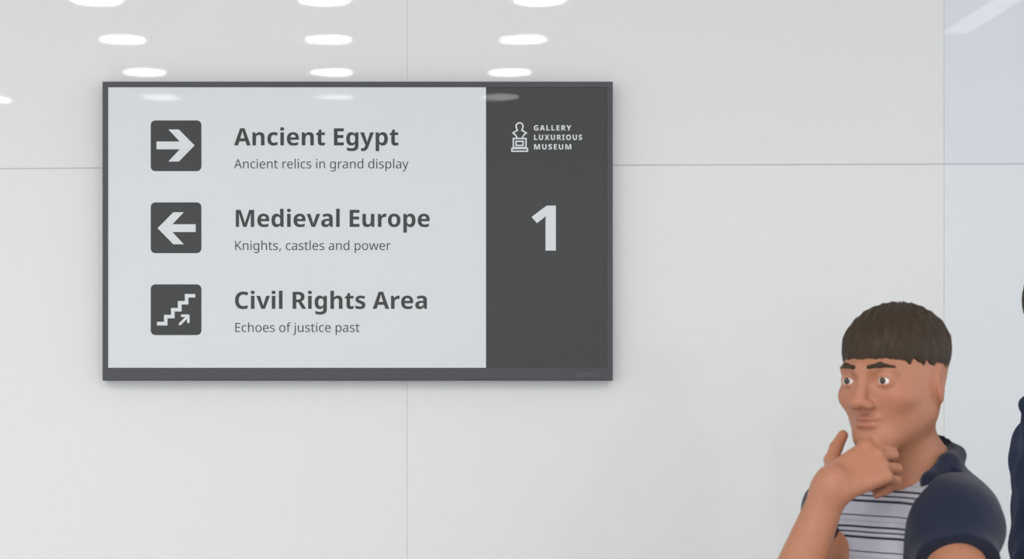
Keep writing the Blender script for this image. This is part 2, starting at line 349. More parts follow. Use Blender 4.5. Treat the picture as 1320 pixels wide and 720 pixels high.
# bezel: one frame with an opening for the screen, chamfered outer edge
def ring_frame(name, o_, i_, yf, yb, yi, ch, mat, parent):
    X0, X1, Y0, Y1 = o_
    a, b, c, d = i_
    v, f = [], []

    def loop(x0, x1, y0, y1, y):
        s = len(v)
        for x, z in ((x0, y1), (x1, y1), (x1, y0), (x0, y0)):
            v.append((sx(x), y, sz(z)))
        return s
    ls = [loop(X0, X1, Y0, Y1, yb), loop(X0, X1, Y0, Y1, yf + ch * SM), loop(X0 + ch, X1 - ch, Y0 + ch, Y1 - ch, yf),
          loop(a, b, c, d, yf), loop(a + .3, b - .3, c + .3, d - .3, yf + .3 * SM), loop(a + .3, b - .3, c + .3, d - .3, yi)]
    for p, q in zip(ls, ls[1:]):
        for i in range(4):
            j = (i + 1) % 4
            f.append((p + i, p + j, q + j, q + i))
    return adopt_to(mesh_obj(name, v, f, mat), parent)


ring_frame('bezel', (132, 790, 105, 490), (139, 783, 112, 474), SIGN_Y, WALL_Y - 0.002, SIGN_Y + 0.004, 1.0, M_BEZEL, sign)
sbox('back_cover', 133, 789, 106, 489, SIGN_Y + 0.006, WALL_Y - 0.0025, M_BEZEL, sign)
SY = SIGN_Y + 0.0012                                 # screen surface
screen = sbox('screen', 138.8, 626.5, 111.8, 474.2, SY, SIGN_Y + 0.006, M_PAPER, sign)
side = sbox('side_panel', 626.5, 783.2, 111.8, 474.2, SY, SIGN_Y + 0.006, M_DARK, sign)
side['label'] = 'dark grey right hand part of the screen'


def area2(l):
    return sum(a[0] * b[1] - b[0] * a[1] for a, b in zip(l, l[1:] + l[:1])) / 2


def inside(p, l):
    r = False
    for a, b in zip(l, l[1:] + l[:1]):
        if (a[1] > p[1]) != (b[1] > p[1]) and p[0] < (b[0] - a[0]) * (p[1] - a[1]) / (b[1] - a[1]) + a[0]:
            r = not r
    return r


def loop_groups(loops):
    """Outer outlines with the holes that lie in them; overlapping strokes of a letter stay apart."""
    big = max(loops, key=lambda l: abs(area2(l)))
    sgn = area2(big) > 0
    outer = [l for l in loops if (area2(l) > 0) == sgn]
    groups = [[l] for l in outer]
    for h in loops:
        if (area2(h) > 0) != sgn:
            c = [g for g in groups if all(inside(p, g[0]) for p in h[::3])]
            if c:
                min(c, key=lambda g: abs(area2(g[0]))).append(h)
    return groups


def flat_print(name, loops, mat, parent, lift=0.0002, thick=0.00015):
    """Printed shape on the screen: pixel outlines (holes allowed) filled as one thin mesh."""
    verts, faces = [], []
    for group in loop_groups(loops):
        cu = bpy.data.curves.new(name, 'CURVE')
        cu.dimensions = '2D'
        cu.fill_mode = 'BOTH'
        cu.extrude = thick / 2
        for lp in group:
            sp = cu.splines.new('POLY')
            sp.points.add(len(lp) - 1)
            for p, (x, y) in zip(sp.points, lp):
                p.co = (sx(x), sz(y), 0, 1)
            sp.use_cyclic_u = True
        tmp = bpy.data.objects.new(name, cu)
        col.objects.link(tmp)
        bpy.context.view_layer.update()
        m1 = bpy.data.meshes.new_from_object(tmp.evaluated_get(bpy.context.evaluated_depsgraph_get()))
        bpy.data.objects.remove(tmp)
        bpy.data.curves.remove(cu)
        b0 = len(verts)
        verts += [tuple(v.co) for v in m1.vertices]
        faces += [tuple(i + b0 for i in f.vertices) for f in m1.polygons]
        bpy.data.meshes.remove(m1)
    me = bpy.data.meshes.new(name)
    me.from_pydata(verts, [], faces)
    me.transform(Matrix.Translation((0, SY - lift, 0)) @ Matrix.Rotation(PI / 2, 4, 'X'))
    me.materials.clear()
    me.materials.append(mat)
    me.name = name
    o = bpy.data.objects.new(name, me)
    col.objects.link(o)
    return adopt_to(o, parent)


def outline(s):
    """Quadratic outline text -> polygon."""
    P = []
    for tok in s.split():
        q = tok.endswith('q')
        x, y = tok.rstrip('q').split(',')
        P.append((float(x), float(y), not q))
    full = []
    n = len(P)
    for i in range(n):
        a, b = P[i], P[(i + 1) % n]
        full.append(a)
        if not a[2] and not b[2]:
            full.append(((a[0] + b[0]) / 2, (a[1] + b[1]) / 2, True))
    k = next(i for i, p in enumerate(full) if p[2])
    full = full[k:] + full[:k]
    out, i, n = [], 0, len(full)
    while i < n:
        p = full[i]
        if p[2]:
            out.append(p[:2])
            i += 1
        else:
            a, c = full[i - 1], full[(i + 1) % n]
            for t in (0.25, 0.5, 0.75):
                out.append(tuple((1 - t) ** 2 * a[d] + 2 * t * (1 - t) * p[d] + t * t * c[d] for d in (0, 1)))
            i += 1
    return out


def text_loops(text, font, x0, x1, base, cap_px, cap_units=714.0, track=0.0):
    """Lay a line out so that its ink runs from x0 to x1 and its capitals are cap_px tall."""
    G = GLYPHS[font]
    s = cap_px / cap_units
    raw, pen = [], 0.0
    for i, ch in enumerate(text):
        g = G[ch]
        for c in g[1:]:
            raw.append([(x + pen, y) for x, y in outline(c)])
        pen += float(g[0]) + track
    lo = min(p[0] for l in raw for p in l)
    hi = max(p[0] for l in raw for p in l)
    k = (x1 - x0) / (hi - lo)
    return [[(x0 + (x - lo) * k, base - y * s) for x, y in l] for l in raw]


def rounded(x0, x1, y0, y1, r, n=6):
    pts = []
    for cx, cy, a in ((x1 - r, y0 + r, -90), (x1 - r, y1 - r, 0), (x0 + r, y1 - r, 90), (x0 + r, y0 + r, 180)):
        for i in range(n + 1):
            t = math.radians(a + 90 * i / n)
            pts.append((cx + r * math.cos(t), cy + r * math.sin(t)))
    return pts


def stroke(path, w, closed=False):
    """A line of width w: one outline, or two (with the hole) when closed."""
    n = len(path)
    L, R = [], []
    for i, p in enumerate(path):
        p = Vector(p)
        a = Vector(path[i - 1]) if (closed or i > 0) else None
        b = Vector(path[(i + 1) % n]) if (closed or i < n - 1) else None
        d1 = (p - a).normalized() if a is not None else (b - p).normalized()
        d2 = (b - p).normalized() if b is not None else d1
        m = (d1 + d2).normalized()
        nn = Vector((-m.y, m.x))
        k = w / 2 / max(0.45, nn.dot(Vector((-d1.y, d1.x))))
        L.append(tuple(p + nn * k))
        R.append(tuple(p - nn * k))
    return [L, R] if closed else [L + R[::-1]]


# three listings: icon tile, heading, line below
ARROW = [(201.7, 182.2), (231.7, 182.2), (217, 166.7), (230.5, 166.7), (250.8, 187.2), (230.5, 208.0), (217, 208.0), (231.7, 192.2), (201.7, 192.2)]
STAIR = [(134, 417), (134, 445), (215, 445), (215, 390), (270, 390), (270, 337), (324, 337), (324, 283), (377, 283), (377, 229), (430, 229), (430, 202),
         (349, 202), (349, 256), (295, 256), (295, 310), (242, 310), (242, 363), (188, 363), (188, 417)]
tile1 = flat_print('icon_tile', [rounded(194.2, 259.6, 155.0, 220.4, 6)], M_DARK, sign)
flat_print('right_arrow', [ARROW], M_PAPER, tile1, 0.0004)
tile2 = flat_print('icon_tile', [rounded(194.2, 259.6, 260.6, 326.0, 6)], M_DARK, sign)
flat_print('left_arrow', [[(453.9 - x, y + 106.6) for x, y in ARROW]], M_PAPER, tile2, 0.0004)
tile3 = flat_print('icon_tile', [rounded(194.2, 259.6, 366.2, 431.6, 6)], M_DARK, sign)
flat_print('stair_symbol', [[(180 + x / 6, 345 + y / 6) for x, y in STAIR]], M_PAPER, tile3, 0.0004)


def capsule2(a, b, w, n=8):
    a, b = Vector(a), Vector(b)
    t0 = math.atan2((b - a).y, (b - a).x)
    pts = []
    for c, s in ((b, -PI / 2), (a, PI / 2)):
        for i in range(n + 1):
            t = t0 + s + PI * i / n
            pts.append((c.x + w / 2 * math.cos(t), c.y + w / 2 * math.sin(t)))
    return pts


for k, (a, b) in enumerate((((232.0, 417.4), (241.3, 408.0)), ((234.7, 406.6), (242.6, 406.6)), ((242.7, 406.6), (242.7, 414.7)))):
    flat_print('up_arrow_stroke', [capsule2(a, b, 3.3)], M_PAPER, tile3, 0.0004 + 0.00003 * k)
for text, x0, x1, base in (('Ancient Egypt', 301.7, 513.6, 187.2), ('Medieval Europe', 303.9, 553.9, 292.2), ('Civil Rights Area', 302.9, 550.4, 397.8)):
    flat_print('heading_lettering', text_loops(text, 'bold', x0, x1, base, 22.0), M_DARK, sign)
for text, x0, x1, base in (('Ancient relics in grand display', 301.7, 526.7, 216.8), ('Knights, castles and power', 303.2, 503.6, 322.0), ('Echoes of justice past', 303.2, 463.4, 427.6)):
    flat_print('small_lettering', text_loops(text, 'regular', x0, x1, base, 11.7), M_DARK, sign)
flat_print('numeral', text_loops('1', 'bold', 685.3, 716.6, 322.7, 58.0), M_PAPER, sign)
for text, x0, x1, base in (('GALLERY', 688.2, 736.4, 168.0), ('LUXURIOUS', 688.5, 750.5, 180.2), ('MUSEUM', 688.5, 736.5, 192.4)):
    flat_print('museum_lettering', text_loops(text, 'caps', x0, x1, base, 6.8, 714.0, 110), M_PAPER, sign)
# bust on a pedestal
EX = lambda x, y: (650 + x / 13.84, 150 + y / 13.84)
bust = [(226, 383), (222, 362), (208, 338), (186, 314), (157, 294), (180, 276), (210, 258), (236, 245), (228, 232)]
bust += [(274 + 62 * math.cos(t), 176 + 64 * math.sin(t)) for t in [math.radians(d) for d in range(150, 391, 16)]]
bust += [(321, 232), (313, 245), (339, 258), (369, 276), (395, 294), (366, 314), (344, 338), (330, 362), (326, 383)]
emblem = flat_print('bust_emblem', stroke([EX(*p) for p in bust], 1.85), M_PAPER, sign)
rect = lambda x0, x1, y0, y1, e: [EX(x0 - e, y0 - e), EX(x1 + e, y0 - e), EX(x1 + e, y1 + e), EX(x0 - e, y1 + e)][::1 if e > 0 else -1]
flat_print('pedestal_outline', [rect(163, 389, 392, 568, 13), rect(163, 389, 392, 556, -13)], M_PAPER, emblem)
flat_print('pedestal_outline', [rect(211, 337, 442, 516, 13), rect(211, 337, 442, 516, -13)], M_PAPER, emblem)
flat_print('pedestal_outline', [rect(138, 415, 569, 618, 13), rect(138, 415, 569, 618, -12)], M_PAPER, emblem, 0.00023)
br = flat_print('maker_lettering', text_loops('VISIONECT', 'thin', 742.6, 777.6, 484.6, 4.8, 714.0, 200), M_BRAND, sign, 0.0014)

# ------------------------------------------------------------------ people
# Bodies, hair and clothes are blended solids (smooth unions of tapered limbs and ellipsoids) turned
# into one continuous skin each by surface nets.
def rotz(a):
    c, s = math.cos(a), math.sin(a)
    return np.array([[c, -s, 0], [s, c, 0], [0, 0, 1.0]])


def rotx(a):
    c, s = math.cos(a), math.sin(a)
    return np.array([[1.0, 0, 0], [0, c, -s], [0, s, c]])


def roty(a):
    c, s = math.cos(a), math.sin(a)
    return np.array([[c, 0, s], [0, 1.0, 0], [-s, 0, c]])


class Limb:
    """Tapered round limb from a (radius ra) to b (radius rb)."""
    def __init__(s, a, b, ra, rb, k=0.02, cut=None):
        s.a, s.b, s.ra, s.rb, s.k, s.cut = np.array(a, float), np.array(b, float), ra, rb, k, cut
        r = max(ra, rb)
        s.lo, s.hi = np.minimum(s.a, s.b) - r, np.maximum(s.a, s.b) + r

    def d(s, X, Y, Z):
        ab = s.b - s.a
        px_, py_, pz_ = X - s.a[0], Y - s.a[1], Z - s.a[2]
        t = np.clip((px_ * ab[0] + py_ * ab[1] + pz_ * ab[2]) / max(ab @ ab, 1e-9), 0, 1)
        v = np.sqrt((px_ - ab[0] * t) ** 2 + (py_ - ab[1] * t) ** 2 + (pz_ - ab[2] * t) ** 2) - (s.ra + (s.rb - s.ra) * t)
        return v


class Ell:
    def __init__(s, c, r, R=None, k=0.02, cut=None):
        s.c, s.r, s.k, s.cut = np.array(c, float), np.array(r, float), k, cut
        s.R = np.eye(3) if R is None else R
        e = np.sqrt((s.R ** 2) @ (s.r ** 2))
        s.lo, s.hi = s.c - e, s.c + e

    def d(s, X, Y, Z):
        x, y, z = X - s.c[0], Y - s.c[1], Z - s.c[2]
        R = s.R
        u = R[0, 0] * x + R[1, 0] * y + R[2, 0] * z
        v = R[0, 1] * x + R[1, 1] * y + R[2, 1] * z
        w = R[0, 2] * x + R[1, 2] * y + R[2, 2] * z
        k0 = np.sqrt((u / s.r[0]) ** 2 + (v / s.r[1]) ** 2 + (w / s.r[2]) ** 2)
        k1 = np.sqrt((u / s.r[0] ** 2) ** 2 + (v / s.r[1] ** 2) ** 2 + (w / s.r[2] ** 2) ** 2)
        return k0 * (k0 - 1) / np.maximum(k1, 1e-6)


def xf(prims, R, T):
    """Rigidly move primitives: p -> R p + T."""
    out = []
    for p in prims:
        op = None
        if isinstance(p, tuple):
            op, p = p
        if isinstance(p, Limb):
            q = Limb(R @ p.a + T, R @ p.b + T, p.ra, p.rb, p.k, p.cut)
        else:
            q = Ell(R @ p.c + T, p.r, R @ p.R, p.k, p.cut)
        out.append(q if op is None else (op, q))
    return out


class Grid:
    def __init__(s, prims, vox, off=0.0, pad=0.02):
        add = [p for p in prims if not isinstance(p, tuple)]
        s.vox = vox
        s.lo = np.min([p.lo for p in add], axis=0) - off - pad
        hi = np.max([p.hi for p in add], axis=0) + off + pad
        s.n = np.ceil((hi - s.lo) / vox).astype(int) + 1
        s.F = np.full(s.n, 0.2, np.float32)
        s.ax = [(s.lo[i] + vox * np.arange(s.n[i])).astype(np.float32) for i in range(3)]
        for p in prims:
            sub = isinstance(p, tuple)
            q = p[1] if sub else p
            m = 0.035 + off + q.k
            i0 = np.clip(np.floor((q.lo - m - s.lo) / vox).astype(int), 0, s.n)
            i1 = np.clip(np.ceil((q.hi + m - s.lo) / vox).astype(int) + 1, 0, s.n)
            if (i1 <= i0).any():
                continue
            sl = tuple(slice(a, b) for a, b in zip(i0, i1))
            X, Y, Z = np.meshgrid(s.ax[0][sl[0]], s.ax[1][sl[1]], s.ax[2][sl[2]], indexing='ij', sparse=True)
            d = q.d(X, Y, Z).astype(np.float32)
            if not sub and off:
                d = d - off
            if not sub and q.cut is not None:
                pt, nr = q.cut
                d = np.maximum(d, (X - pt[0]) * nr[0] + (Y - pt[1]) * nr[1] + (Z - pt[2]) * nr[2])
            A = s.F[sl]
            k = q.k
            if sub:
                d = -d
                h = np.maximum(k - np.abs(A - d), 0) / k
                s.F[sl] = np.maximum(A, d) + h * h * k / 4
            else:
                h = np.maximum(k - np.abs(A - d), 0) / k
                s.F[sl] = np.minimum(A, d) - h * h * k / 4

    def xyz(s):
        return np.meshgrid(*s.ax, indexing='ij', sparse=True)

    def mesh(s):
        F, n = s.F, s.n
        ins = F < 0
        c = np.zeros(n - 1, np.int8)
        for i in (0, 1):
            for j in (0, 1):
                for k in (0, 1):
                    c += ins[i:n[0] - 1 + i, j:n[1] - 1 + j, k:n[2] - 1 + k]
        act = np.argwhere((c > 0) & (c < 8))
        idx = np.full(n - 1, -1, np.int64)
        idx[act[:, 0], act[:, 1], act[:, 2]] = np.arange(len(act))
        P = np.zeros((len(act), 3))
        W = np.zeros(len(act))
        C = [(i, j, k) for i in (0, 1) for j in (0, 1) for k in (0, 1)]
        V = {q: F[act[:, 0] + q[0], act[:, 1] + q[1], act[:, 2] + q[2]].astype(float) for q in C}
        for a in C:
            for d in range(3):
                if a[d]:
                    continue
                b = tuple(1 if e == d else a[e] for e in range(3))
                va, vb = V[a], V[b]
                cr = (va < 0) != (vb < 0)
                t = np.where(cr, va / np.where(cr, va - vb, 1), 0)
                for e in range(3):
                    P[:, e] += np.where(cr, a[e] + (t if e == d else 0), 0)
                W += cr
        P = s.lo + s.vox * (act + P / W[:, None])
        Q = []
        for d in range(3):
            e, f = (d + 1) % 3, (d + 2) % 3
            sa, sb = [slice(None)] * 3, [slice(None)] * 3
            sa[d], sb[d] = slice(0, -1), slice(1, None)
            A, B = ins[tuple(sa)], ins[tuple(sb)]
            E = np.argwhere(A != B)
            E = E[(E[:, e] > 0) & (E[:, f] > 0) & (E[:, e] < n[e] - 1) & (E[:, f] < n[f] - 1)]
            fl = A[E[:, 0], E[:, 1], E[:, 2]]
            qs = []
            for de, df in ((1, 1), (0, 1), (0, 0), (1, 0)):
                K = E.copy()
                K[:, e] -= de
                K[:, f] -= df
                qs.append(idx[K[:, 0], K[:, 1], K[:, 2]])
            q = np.stack(qs, 1)
            q[~fl] = q[~fl][:, ::-1]
            Q.append(q)
        return P, np.concatenate(Q)


def solid_obj(name, grid, mat, parent, colour=None):
    P, Q = grid.mesh()
    me = bpy.data.meshes.new(name)
    me.vertices.add(len(P))
    me.vertices.foreach_set('co', P.astype(np.float32).ravel())
    me.loops.add(Q.size)
    me.loops.foreach_set('vertex_index', Q.astype(np.int32).ravel())
    me.polygons.add(len(Q))
    me.polygons.foreach_set('loop_start', np.arange(0, Q.size, 4, dtype=np.int32))
    me.update(calc_edges=True)
    me.polygons.foreach_set('use_smooth', [True] * len(Q))
    if colour is not None:
        ca = me.color_attributes.new('tone', 'FLOAT_COLOR', 'POINT')
        rgba = np.ones((len(P), 4), np.float32)
        rgba[:, :3] = colour(P)
        ca.data.foreach_set('color', rgba.ravel())
    me.materials.append(mat)
    o = bpy.data.objects.new(name, me)
    col.objects.link(o)
    o.parent = parent
    return o


def head_prims():
    """Head about its eye line: face towards -Y, its left towards +X."""
    H = [Ell((0, .020, .028), (.073, .092, .078), k=.01),
         Ell((0, -.024, -.030), (.059, .060, .074), k=.035),
         Ell((0, .012, -.025), (.066, .066, .055), k=.03),
         Ell((0, -.058, -.093), (.021, .019, .016), k=.03)]
    for s in (-1, 1):
        H += [Limb((s * .043, .006, -.056), (s * .015, -.056, -.092), .016, .013, .03),
              Ell((s * .040, -.052, -.026), (.020, .018, .016), k=.02),
              Limb((s * .012, -.081, .019), (s * .040, -.066, .017), .008, .008, .018)]
    H += [Limb((0, -.080, .010), (0, -.101, -.030), .007, .0105, .012),
          Ell((0, -.104, -.033), (.009, .009, .008), k=.008)]
    for s in (-1, 1):
        H += [Ell((s * .0125, -.092, -.037), (.007, .010, .007), k=.008),
              ('sub', Ell((s * .031, -.091, .000), (.017, .016, .011), k=.012))]
    for s in (-1, 1):
        H += [Ell((s * .031, -.0700, .000), (.0150, .0142, .0130), k=.004),
              ('sub', Ell((s * .031, -.0860, -.0005), (.0142, .0125, .0045), k=.002)),
              ('sub', Ell((s * .006, -.0985, -.042), (.003, .005, .003), k=.003))]
    H += [Ell((0, -.078, -.058), (.023, .0105, .0052), k=.006),
          Ell((0, -.077, -.0680), (.0185, .0115, .0058), k=.007),
          ('sub', Ell((0, -.0915, -.0630), (.021, .011, .0011), k=.003))]
    for s in (-1, 1):
        R = rotz(s * .45) @ rotx(-.15)
        H += [Ell((s * .0745, .014, -.012), (.007, .018, .031), R, k=.008),
              ('sub', Ell((s * .0835, .009, -.008), (.0065, .010, .019), R, k=.004))]
    return H


def head_colour(base, q):
    """Lip, cheek and stubble tones of the skin, in head coordinates."""
    c = np.tile(np.array(base, float), (len(q), 1))
    g = lambda p, r: np.exp(-(((q - np.array(p)) / np.array(r)) ** 2).sum(1))
    lip = np.clip(1.25 * np.maximum(g((0, -.088, -.0585), (.017, .02, .0042)), g((0, -.088, -.0678), (.015, .02, .0044))), 0, 1)[:, None]
    red = np.clip(g((.045, -.06, -.025), (.022, .03, .02)) + g((-.045, -.06, -.025), (.022, .03, .02)) + g((0, -.108, -.032), (.012, .02, .012)) +
                  g((.08, .012, -.012), (.02, .03, .03)) + g((-.08, .012, -.012), (.02, .03, .03)), 0, 1)[:, None]
    c = c * (1 - .18 * red) + np.array((.45, .13, .085)) * .18 * red
    return c * (1 - .6 * lip) + np.array((.40, .13, .105)) * .6 * lip


def hand_prims(W, m, b, curl, side=1, size=1.0, thumb=None):
    """Palm, four unequal bent fingers and a thumb.  W wrist, m along the palm, b out of the back."""
    m = np.array(m, float) / np.linalg.norm(m)
    b = np.array(b, float)
    b = b - m * (b @ m)
    b /= np.linalg.norm(b)
    t = np.cross(b, m) * side                       # towards the thumb
    out = []
    M = [W + size * (m * l + t * o) for l, o in ((.088, .030), (.091, .010), (.086, -.010), (.079, -.028))]
    for i, q in enumerate(M):
        out.append(Limb(W + t * (.016, .005, -.006, -.016)[i] * size + m * .012, q, .0145 * size, .0115 * size, .012))
    out.append(Limb(W + size * (m * .028 + t * .020 - b * .006), W + size * (m * .060 + t * .024 - b * .008), .015 * size, .012 * size, .015))
    lens = ((.044, .026, .022), (.048, .030, .023), (.045, .028, .022), (.036, .021, .019))
    rad = (.0092, .0095, .0090, .0080)
    for i in range(4):
        p, ang = M[i], 0.0
        r = rad[i] * size
        sp = (.10, .02, -.06, -.14)[i]
        for j in range(3):
            ang += curl[i][j]
            d = m * math.cos(ang) - b * math.sin(ang) + t * sp * math.cos(ang)
            d /= np.linalg.norm(d)
            e = p + d * lens[i][j] * size
            out.append(Limb(p, e, r, r * (.93 if j < 2 else .86), .004 if j else .007))
            p, r = e, r * .93
    th = thumb or ((.50, .70, -.40), (.75, .60, -.25), (.85, .50, -.10))
    p, r = W + size * (m * .022 + t * .022 - b * .008), .0135 * size
    for j, L in enumerate((.040, .032, .027)):
        d = m * th[j][0] + t * th[j][1] + b * th[j][2]
        d /= np.linalg.norm(d)
        e = p + d * L * size
        out.append(Limb(p, e, r, r * .86, .010 if j == 0 else .004))
        p, r = e, r * .86
    return out


M_EYE = material('eye_white', (.75, .73, .70), .15, .5)
M_IRIS = material('brown_iris', (.05, .025, .012), .1, .5)


def eye(o, at, R, parent):
    v, f = lathe([(0.0001, 0.0118)] + [(0.0118 * math.sin(a), 0.0118 * math.cos(a)) for a in [i * PI / 20 for i in range(1, 20)]] + [(.0001, -0.0118)], 20)
    M = R @ rotx(PI / 2)
    ob = mesh_obj('eye', [tuple(M @ np.array(p) + at) for p in v], f, M_EYE, parent, True)
    ob.data.materials.append(M_IRIS)
    for pl in ob.data.polygons:
        z = sum(v[i][2] for i in pl.vertices) / len(pl.vertices)
        if z > .0103:
            pl.material_index = 1
    return ob


def make_person(P):
    """P holds the pose: every joint in world metres relative to the person's own origin."""
    root = thing('person', P['label'], 'person', (P['x'], P['y'], 0))
    Rt = rotz(P['yaw'])
    S = P['torso_scale']
    zz = np.array([S, S, 1.0])

    def tl(p):
        return Rt @ (np.array(p, float) * zz) + np.array(P.get('torso', (0, 0, 0)), float)
    hw = P['shoulder']
    torso = [Ell(tl((0, -.006, 1.26)), (.145 * S, .098 * S, .18), Rt, k=.03),
             Limb(tl((-hw + .03, .008, 1.372)), tl((hw - .03, .008, 1.372)), .050, .050, .06),
             Ell(tl((0, 0, 1.07)), (.128 * S, .088 * S, .18), Rt, k=.06),
             Ell(tl((0, .012, .93)), (.150 * S, .105 * S, .13), Rt, k=.05)]
    for s in (-1, 1):
        torso.append(Limb(tl((s * (hw - .045), .015, 1.383)), tl((s * .018, .022, 1.455)), .034, .042, .04))
    sh = {1: np.array(P['l_shoulder']), -1: np.array(P['r_shoulder'])}
    el = {1: np.array(P['l_elbow']), -1: np.array(P['r_elbow'])}
    wr = {1: np.array(P['l_wrist']), -1: np.array(P['r_wrist'])}
    upper, fore = [], []
    for s in (-1, 1):
        a, e, w = sh[s], el[s], wr[s]
        upper += [Ell(a, (.054, .054, .054), k=.04), Limb(a, e, .047, .037, .03)]
        mid = e + (w - e) * .3
        fore += [Limb(e, mid, .037, .040, .02), Limb(mid, w, .040, .0255, .02), Limb(w, w + (w - mid) * .06, .0255, .024, .02)]
    neck = [Limb(tl((0, .028, 1.37)), np.array(P['head']) + rotz(P['head_yaw']) @ np.array((0, .022, -.055)), .054, .050, .03)]
    Rh = rotz(P['head_yaw']) @ rotx(P['head_pitch']) @ roty(P.get('head_roll', 0))
    hp = np.array(P['head'], float)
    head = xf(head_prims(), Rh, hp)
    hands = hand_prims(wr[-1], *P['r_hand'], side=1) + hand_prims(wr[1], *P['l_hand'], side=-1)
    legs, trous = [], []
    for s in (-1, 1):
        hip, kn, an = tl((s * .085, .01, .90)), tl((s * .095, -.005, .50)), tl((s * .10, .025, .09))
        legs += [Limb(hip, kn, .082, .055, .03), Limb(kn, kn + (an - kn) * .35, .052, .056, .02), Limb(kn + (an - kn) * .35, an, .056, .036, .02),
                 Limb(tl((s * .10, .045, .045)), tl((s * .115, -.11, .035)), .030, .024, .02)]
        trous += [Limb(hip, kn, .088, .066, .03), Limb(kn, tl((s * .10, .02, .10)), .066, .058, .02, (tl((0, 0, .07)), (0, 0, -1)))]
    base = P['skin']
    body = solid_obj('body', Grid(torso + upper + fore + neck + legs + head + hands, P['vox']), M_SKIN, root,
                     lambda p: head_colour(base, (p - hp) @ Rh))
    Rx = Rh
    for s in (-1, 1):
        eye(None, Rh @ np.array((s * .031, -.0705, 0)) + hp, Rh, root)
        bro = [Limb((s * .013, -.0895, .0215), (s * .030, -.0845, .0245), .0034, .0038, .004), Limb((s * .030, -.0845, .0245), (s * .047, -.0705, .0200), .0038, .0020, .004)]
        solid_obj('eyebrow', Grid(xf(bro, Rh, hp), .0015), M_HAIR, root)
    # hair: cap over the skull, cropped sides, heavy fringe with separate locks
    g = Grid(xf([Ell((0, .018, .034), (.073, .093, .076), k=.01)], Rh, hp), .0022, .032)
    X, Y, Z = g.xyz()
    q = [Rh[0, i] * (X - hp[0]) + Rh[1, i] * (Y - hp[1]) + Rh[2, i] * (Z - hp[2]) for i in range(3)]
    ang = np.arctan2(q[0], -(q[1] - .02))
    up = np.clip((q[2] - .0) / .11, 0, 1)
    thick = .002 + .006 * np.clip((q[2] - .015) / .05, 0, 1)
    rad = np.sqrt(q[0] ** 2 + (q[1] - .02) ** 2)
    strands = .0010 * np.sin(ang * 58 + 4 * np.sin(q[2] * 60)) + .0013 * np.sin(ang * 23 + 45 * q[2] + 2.0) + .0008 * np.sin(q[0] * 420 + q[1] * 160) * (q[2] > .06)
    base_f = g.F + .032                               # distance to the skull ellipsoid
    shell = base_f - thick - strands * (.4 + .6 * up)
    frontness = np.clip((-(q[1] - .02) / np.maximum(rad, .02) - .15) / .55, 0, 1)
    backness = np.clip(((q[1] - .02) / np.maximum(rad, .02) + .1) / .7, 0, 1)
    line = P.get('fringe', .030) * frontness + (1 - frontness) * (.016 * (1 - backness) - .062 * backness)
    line = line + .004 * np.sin(ang * 23 + 1) + .003 * np.sin(ang * 41)
    g.F = np.maximum(shell, line - q[2]).astype(np.float32)
    hair = solid_obj('hair', g, M_HAIR, root)
    # clothes
    nk_a, nk_b = tl((0, .028, 1.37)), np.array(P['head']) + rotz(P['head_yaw']) @ np.array((0, .022, -.055))
    nd = (nk_b - nk_a) / np.linalg.norm(nk_b - nk_a)

    def sleeve(frac, sides=(-1, 1)):
        out = []
        for s in sides:
            d = (el[s] - sh[s]) / np.linalg.norm(el[s] - sh[s])
            h = sh[s] + (el[s] - sh[s]) * frac
            out += [Ell(sh[s], (.054, .054, .054), k=.04, cut=(h, d)), Limb(sh[s], el[s], .048, .045, .03, (h, d))]
        return out
    for layer in P['layers']:
        off, frac = layer['off'], layer['sleeve']
        parts = torso + (sleeve(frac) if frac <= 1 else upper + [Limb(f.a, f.b, f.ra + .006, f.rb + .012, f.k) for f in fore if f.k == .02][:4])
        if frac > 1:
            parts = torso + sleeve(2.0)
            for s in (-1, 1):
                d = (wr[s] - el[s]) / np.linalg.norm(wr[s] - el[s])
                parts.append(Limb(el[s], wr[s], .042, .032, .03, (wr[s] - d * .01, d)))
        g = Grid(parts, layer['vox'], off)
        X, Y, Z = g.xyz()
        L = [Rt[0, i] * (X - P['torso'][0]) + Rt[1, i] * (Y - P['torso'][1]) + (Rt[2, i] * Z) for i in range(3)]
        F = g.F + layer.get('fold', .003) * (np.sin(L[0] * 55 + L[2] * 38 + 2 * np.sin(L[2] * 21)) * np.sin(L[2] * 47 + L[1] * 30)).astype(np.float32)
        F = np.maximum(F, layer['hem'] - Z)
        if 'neck' in layer:                           # neckline: a tube about the neck is cut away
            nkr = layer['neck']
            dn = Limb(nk_a + nd * .018, nk_b + nd * .2, nkr, nkr * 1.15).d(X, Y, Z)
            F = np.maximum(F, -dn)
        if 'open' in layer:                           # open front
            (z0, w0), (z1, w1) = layer['open']
            t = np.clip((L[2] - z0) / (z1 - z0), 0, 1.2)
            wedge = np.maximum(np.abs(L[0] - layer.get('shift', 0)) - (w0 + (w1 - w0) * t), L[1] + .0)
            F = np.maximum(F, -wedge)
        if layer.get('collar'):
            for s in (-1, 1):
                pts = [(0, .086, 1.474), (s * .056, .060, 1.474), (s * .084, .008, 1.463), (s * .092, -.044, 1.436), (s * .104, -.070, 1.385)]
                rr = [.013, .014, .015, .014, .010]
                for (a, b, ra, rb) in zip(pts, pts[1:], rr, rr[1:]):
                    d = Limb(tl(a), tl(b), ra, rb).d(X, Y, Z)
                    h = np.maximum(.01 - np.abs(F - d), 0) / .01
                    F = np.minimum(F, d) - h * h * .0025
        g.F = F.astype(np.float32)
        o = solid_obj(layer['name'], g, layer['mat'], root)
        o['label'] = layer['label']
    g = Grid(trous + [Ell(tl((0, .012, .93)), (.152 * S, .107 * S, .12), Rt, k=.05)], .009, .012)
    solid_obj('trousers', g, M_TROUSER, root)
